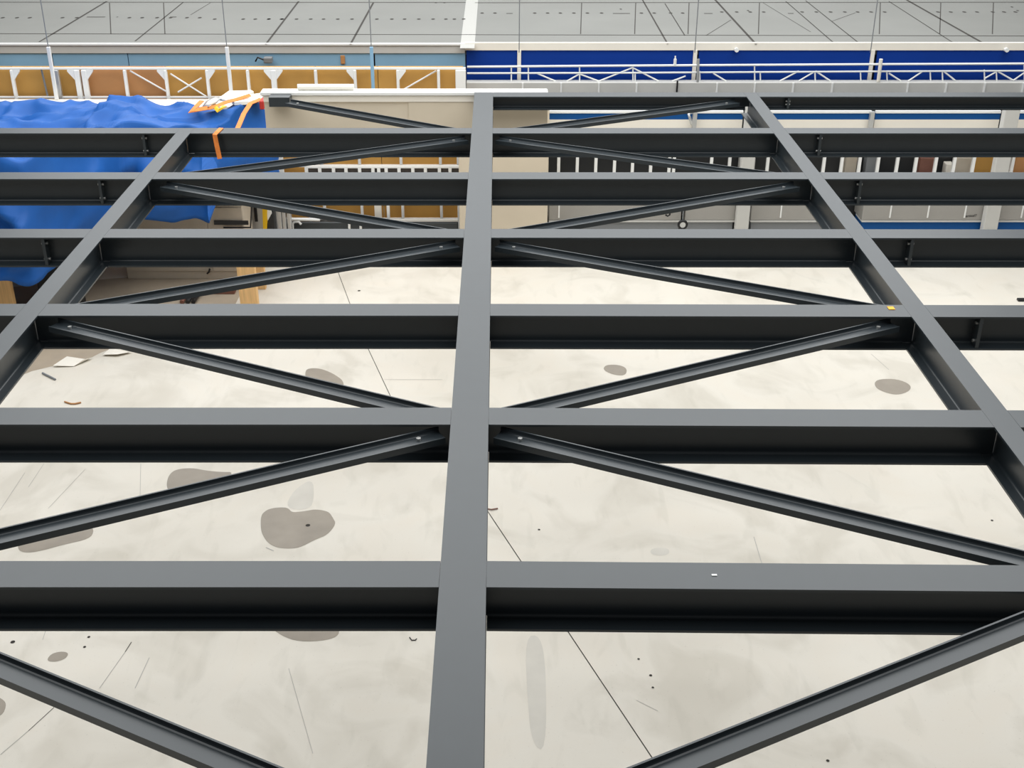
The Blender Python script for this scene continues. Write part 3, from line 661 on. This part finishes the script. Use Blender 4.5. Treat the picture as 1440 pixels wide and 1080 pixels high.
# dark opening with white balusters
bl = empty('baluster_railing', (4, 16.2, 0), 'row of thin white uprights against the dark wall under the platform', 'railing')
zb0, zb1 = atY(900, 246, 16.2)[1], atY(900, 216, 16.2)[1]
q = MB(); q.box(atY(771, 230, 16.2)[0], 9.2, 16.17, 16.23, zb0 - .05, zb0); q.build('bottom_rail', M['white'], bl)
q = MB(); q.box(atY(771, 230, 16.2)[0], 9.2, 16.17, 16.23, zb1, zb1 + .04); q.build('top_rail', M['midgrey'], bl)
for x in (785.6, 811.7, 837.8, 864, 889.4, 915, 941, 947.5, 1000, 1025.5, 1079, 1104, 1158, 1183, 1208, 1234, 1261, 1287, 1315, 1341, 1368, 1423):
    X = atY(x, 233, 16.2)[0]; q = MB(); q.box(X - .02, X + .02, 16.18, 16.22, zb0 + .001, zb1 - .001); q.build('upright', M['white'], bl)
q = MB(); q.box(atY(771, 230, 16.2)[0], 9.2, 16.5, 16.55, 0, zb1 + .3); struct(q.build('wall_rear_low', M['dark']))
for x0, x1, y0, y1, m, nm, lab in ((1040, 1061, 222, 240, 'greypale', 'grey_notice', 'pale grey square notice behind the white uprights'),
        (1291, 1313, 222, 246, 'redbrown', 'red_brown_carton', 'red-brown carton behind the white uprights'),
        (1329, 1340, 231, 246, 'warmwhite', 'white_carton', 'small white carton beside the brown carton behind the uprights'),
        (1342, 1365, 222, 246, 'beigedark', 'grey_brown_carton', 'grey-brown carton in the rack left of the wide column'),
        (1367, 1402, 215, 246, 'ochre', 'ochre_carton', 'ochre carton left of the wide grey column'),
        (1424, 1480, 215, 246, 'brown', 'orange_carton', 'orange brown carton at the right edge of the picture'),
        (1187, 1203, 218, 246, 'beigedark', 'brown_grey_sack', 'brown grey sack behind the uprights right of the right girder'),
        (1216, 1232, 218, 246, 'midgrey', 'grey_sack', 'grey sack behind the uprights, right of the brown grey one')):
    Y = 16.32; X0, X1 = atY(x0, y1, Y)[0], atY(x1, y1, Y)[0]; Z0, Z1 = atY(x0, y1, Y)[1], atY(x0, y0, Y)[1]
    q = MB(); q.box(X0, X1, Y, Y + .15, Z0 - .04, Z1, b=.008); tag(q.build(nm, M[m]), lab, 'notice' if 'notice' in nm else ('sack' if 'sack' in nm else 'carton'))
# shelf under the cartons
q = MB(); Y = 16.3; q.box(atY(1180, 246, Y)[0], 9.2, 16.24, 16.49, atY(1300, 246, 16.32)[1] - .07, atY(1300, 246, 16.32)[1] - .041); tag(q.build('carton_shelf', M['midgrey']), 'grey shelf carrying the cartons behind the white uprights', 'shelf')
# low cabinets
YC = 16.05
CABS = [(772, 958, 'dark', 'immediately right of the beige pier', (786,)), (964, 1034, 'dark', 'beside the hanging wheel', ()), (1056, 1172, 'dark', 'behind the right girder', (1098,)),
        (1213, 1386, 'blue', 'bearing a dark word', (1252, 1305, 1357)), (1405, 1500, 'blue', 'at the right picture edge', (1437,))]
for x0, x1, kind, w, seams in CABS:
    X0, X1 = atY(x0, 300, YC)[0], atY(x1, 300, YC)[0]; zt2 = atY(900, 283, YC)[1]; zs = atY(900, 312, YC)[1]
    o = empty('low_cabinet', ((X0 + X1) / 2, YC, 0), 'low light grey cabinet with a %s base strip, %s' % ('blue' if kind == 'blue' else 'dark grey', w), 'cabinet', 'low grey cabinets')
    q = MB(); q.box(X0, X1, YC, YC + .4, zs + .02, zt2, b=.006); bd3 = q.build('body', M['grey'], o)
    q = MB(); q.box(X0, X1, YC - .012, YC + .3, zs - .0, zs + .019); q.build('ledge', M['greypale'], o)
    q = MB(); q.box(X0 + .02, X1 - .02, YC + .02, YC + .38, 0, zs - .001); q.build('base', M['stripe'] if kind == 'blue' else M['midgrey'], o)
    for s in seams:
        X = atY(s, 300, YC)[0]; q = MB(); q.box(X - .01, X + .01, YC - .008, YC - .0005, zs + .06, zt2 - .01); q.build('joint_strip', M['white'], bd3)
# lettering on the blue-based cabinet
fc = bpy.data.curves.new('lettering', 'FONT'); fc.body = 'vertical7'; fc.size = .10; fc.extrude = .001
fo = bpy.data.objects.new('lettering', fc); C.objects.link(fo)
dg = bpy.context.evaluated_depsgraph_get(); me = bpy.data.meshes.new_from_object(fo.evaluated_get(dg)); bpy.data.objects.remove(fo)
me.materials.append(M['black'])
cabs = [o for o in bpy.data.objects if o.name.startswith('low_cabinet')]
tgt = [o for o in cabs if 'dark word' in o['label']][0]
wd = bpy.data.objects.new('lettering', me); C.objects.link(wd); wd.parent = tgt
a = atY(1355.5, 305.5, YC); wd.rotation_euler = (math.pi / 2, math.radians(-4), 0)
ws = (atY(1373.5, 303, YC)[0] - a[0]) / max(v.co.x for v in me.vertices); wd.scale = (ws, ws, 1)
wd.location = Vector((a[0], YC - .003, a[1])) - ORG[tgt.name]
# columns on the right
for xa, xb2, w, Y in ((1036, 1054, 'behind the right girder', 15.9), (1386, 1406, 'wide one near the right picture edge', 15.9)):
    X0, X1 = atY(xa, 305, Y)[0], atY(xb2, 305, Y)[0]
    q = MB(); q.box(X0, X1, Y, Y + .12, 0, 2.2, b=.006)
    tag(q.build('white_column', M['greypale']), 'pale grey upright column under the kerb, ' + w, 'column', 'pale columns under the kerb')
for xa, w in ((977, 'between the first two blue striped panels'), (1226, 'right of the white column')):
    X = atY(xa, 170, 16.2)[0]; q = MB(); q.box(X - .028, X + .028, 16.2, 16.26, zc0 - .12, zk0 - .055)
    s = tag(q.build('grey_strut', M['silver']), 'slim grey strut under the kerb, ' + w, 'strut', 'slim struts under the kerb')
X = atY(977, 170, 16.1)[0]; q = MB(); z = atY(977, 165, 16.1)[1]; q.tube([(X - .02, 16.19, z + .05), (X - .08, 16.15, z + .03), (X - .05, 16.12, z - .05), (X - .03, 16.15, z - .1)], .02); q.build('hook', M['silver'], bpy.data.objects['grey_strut'])
# hanging wheel and hook
wh = empty('hanging_wheel', (atY(960, 316, 15.9)[0], 15.9, atY(960, 316, 15.9)[1]), 'small black caster wheel hanging on a rod below the platform', 'wheel')
c = ORG['hanging_wheel']; R = .055
q = MB(); q.tube([(c.x + R * math.cos(t), c.y, c.z + R * math.sin(t)) for t in [k * math.pi / 8 for k in range(17)]], .018, 8); q.build('tyre', M['black'], wh)
q = MB(); q.cyl((c.x, c.y - .012, c.z), (0, 1, 0), .04, .024, 14); q.build('hub', M['silver'], wh)
q = MB(); q.tube([(c.x, c.y + .03, c.z), (c.x, c.y + .03, c.z + .45)], .008); q.build('rod', M['midgrey'], wh)
q = MB(); a = atY(940, 302, 15.95); q.tube([(a[0] + .01, 15.95, a[1] + .06), (a[0] + .02, 15.95, a[1]), (a[0] - .01, 15.95, a[1] - .02), (a[0] - .04, 15.95, a[1] - .0)], .012)
tag(q.build('black_hook', M['black']), 'small black hook left of the hanging wheel', 'hook')

# ------------------------------------------------------------------ light: roof lamps over the hall, soft ambient
def area(x, y, z, sx, sy, power, col=(.985, 1, 1)):
    l = bpy.data.lights.new('hall_lamp', 'AREA'); l.shape = 'RECTANGLE'; l.size = sx; l.size_y = sy; l.energy = power; l.color = col
    o = bpy.data.objects.new('hall_lamp', l); C.objects.link(o); o.location = (x, y, z); return o
def lamp(y0, y1, w, L, z=9.5): area(0, (y0 + y1) / 2, z, w, y1 - y0, math.pi * w * (y1 - y0) * L)
lamp(2, 8, 18, 1.9); lamp(8.5, 19, 20, 3.3); lamp(20.5, 26, 20, 2.8); lamp(27, 41, 28, 2.3)
w = bpy.data.worlds.new('hall_ambient'); SC.world = w; w.use_nodes = True
w.node_tree.nodes['Background'].inputs[0].default_value = (.93, .97, 1, 1); w.node_tree.nodes['Background'].inputs[1].default_value = .15
SC.view_settings.view_transform = 'Standard'; SC.view_settings.look = 'None'; SC.view_settings.gamma = 1; SC.view_settings.exposure = 0
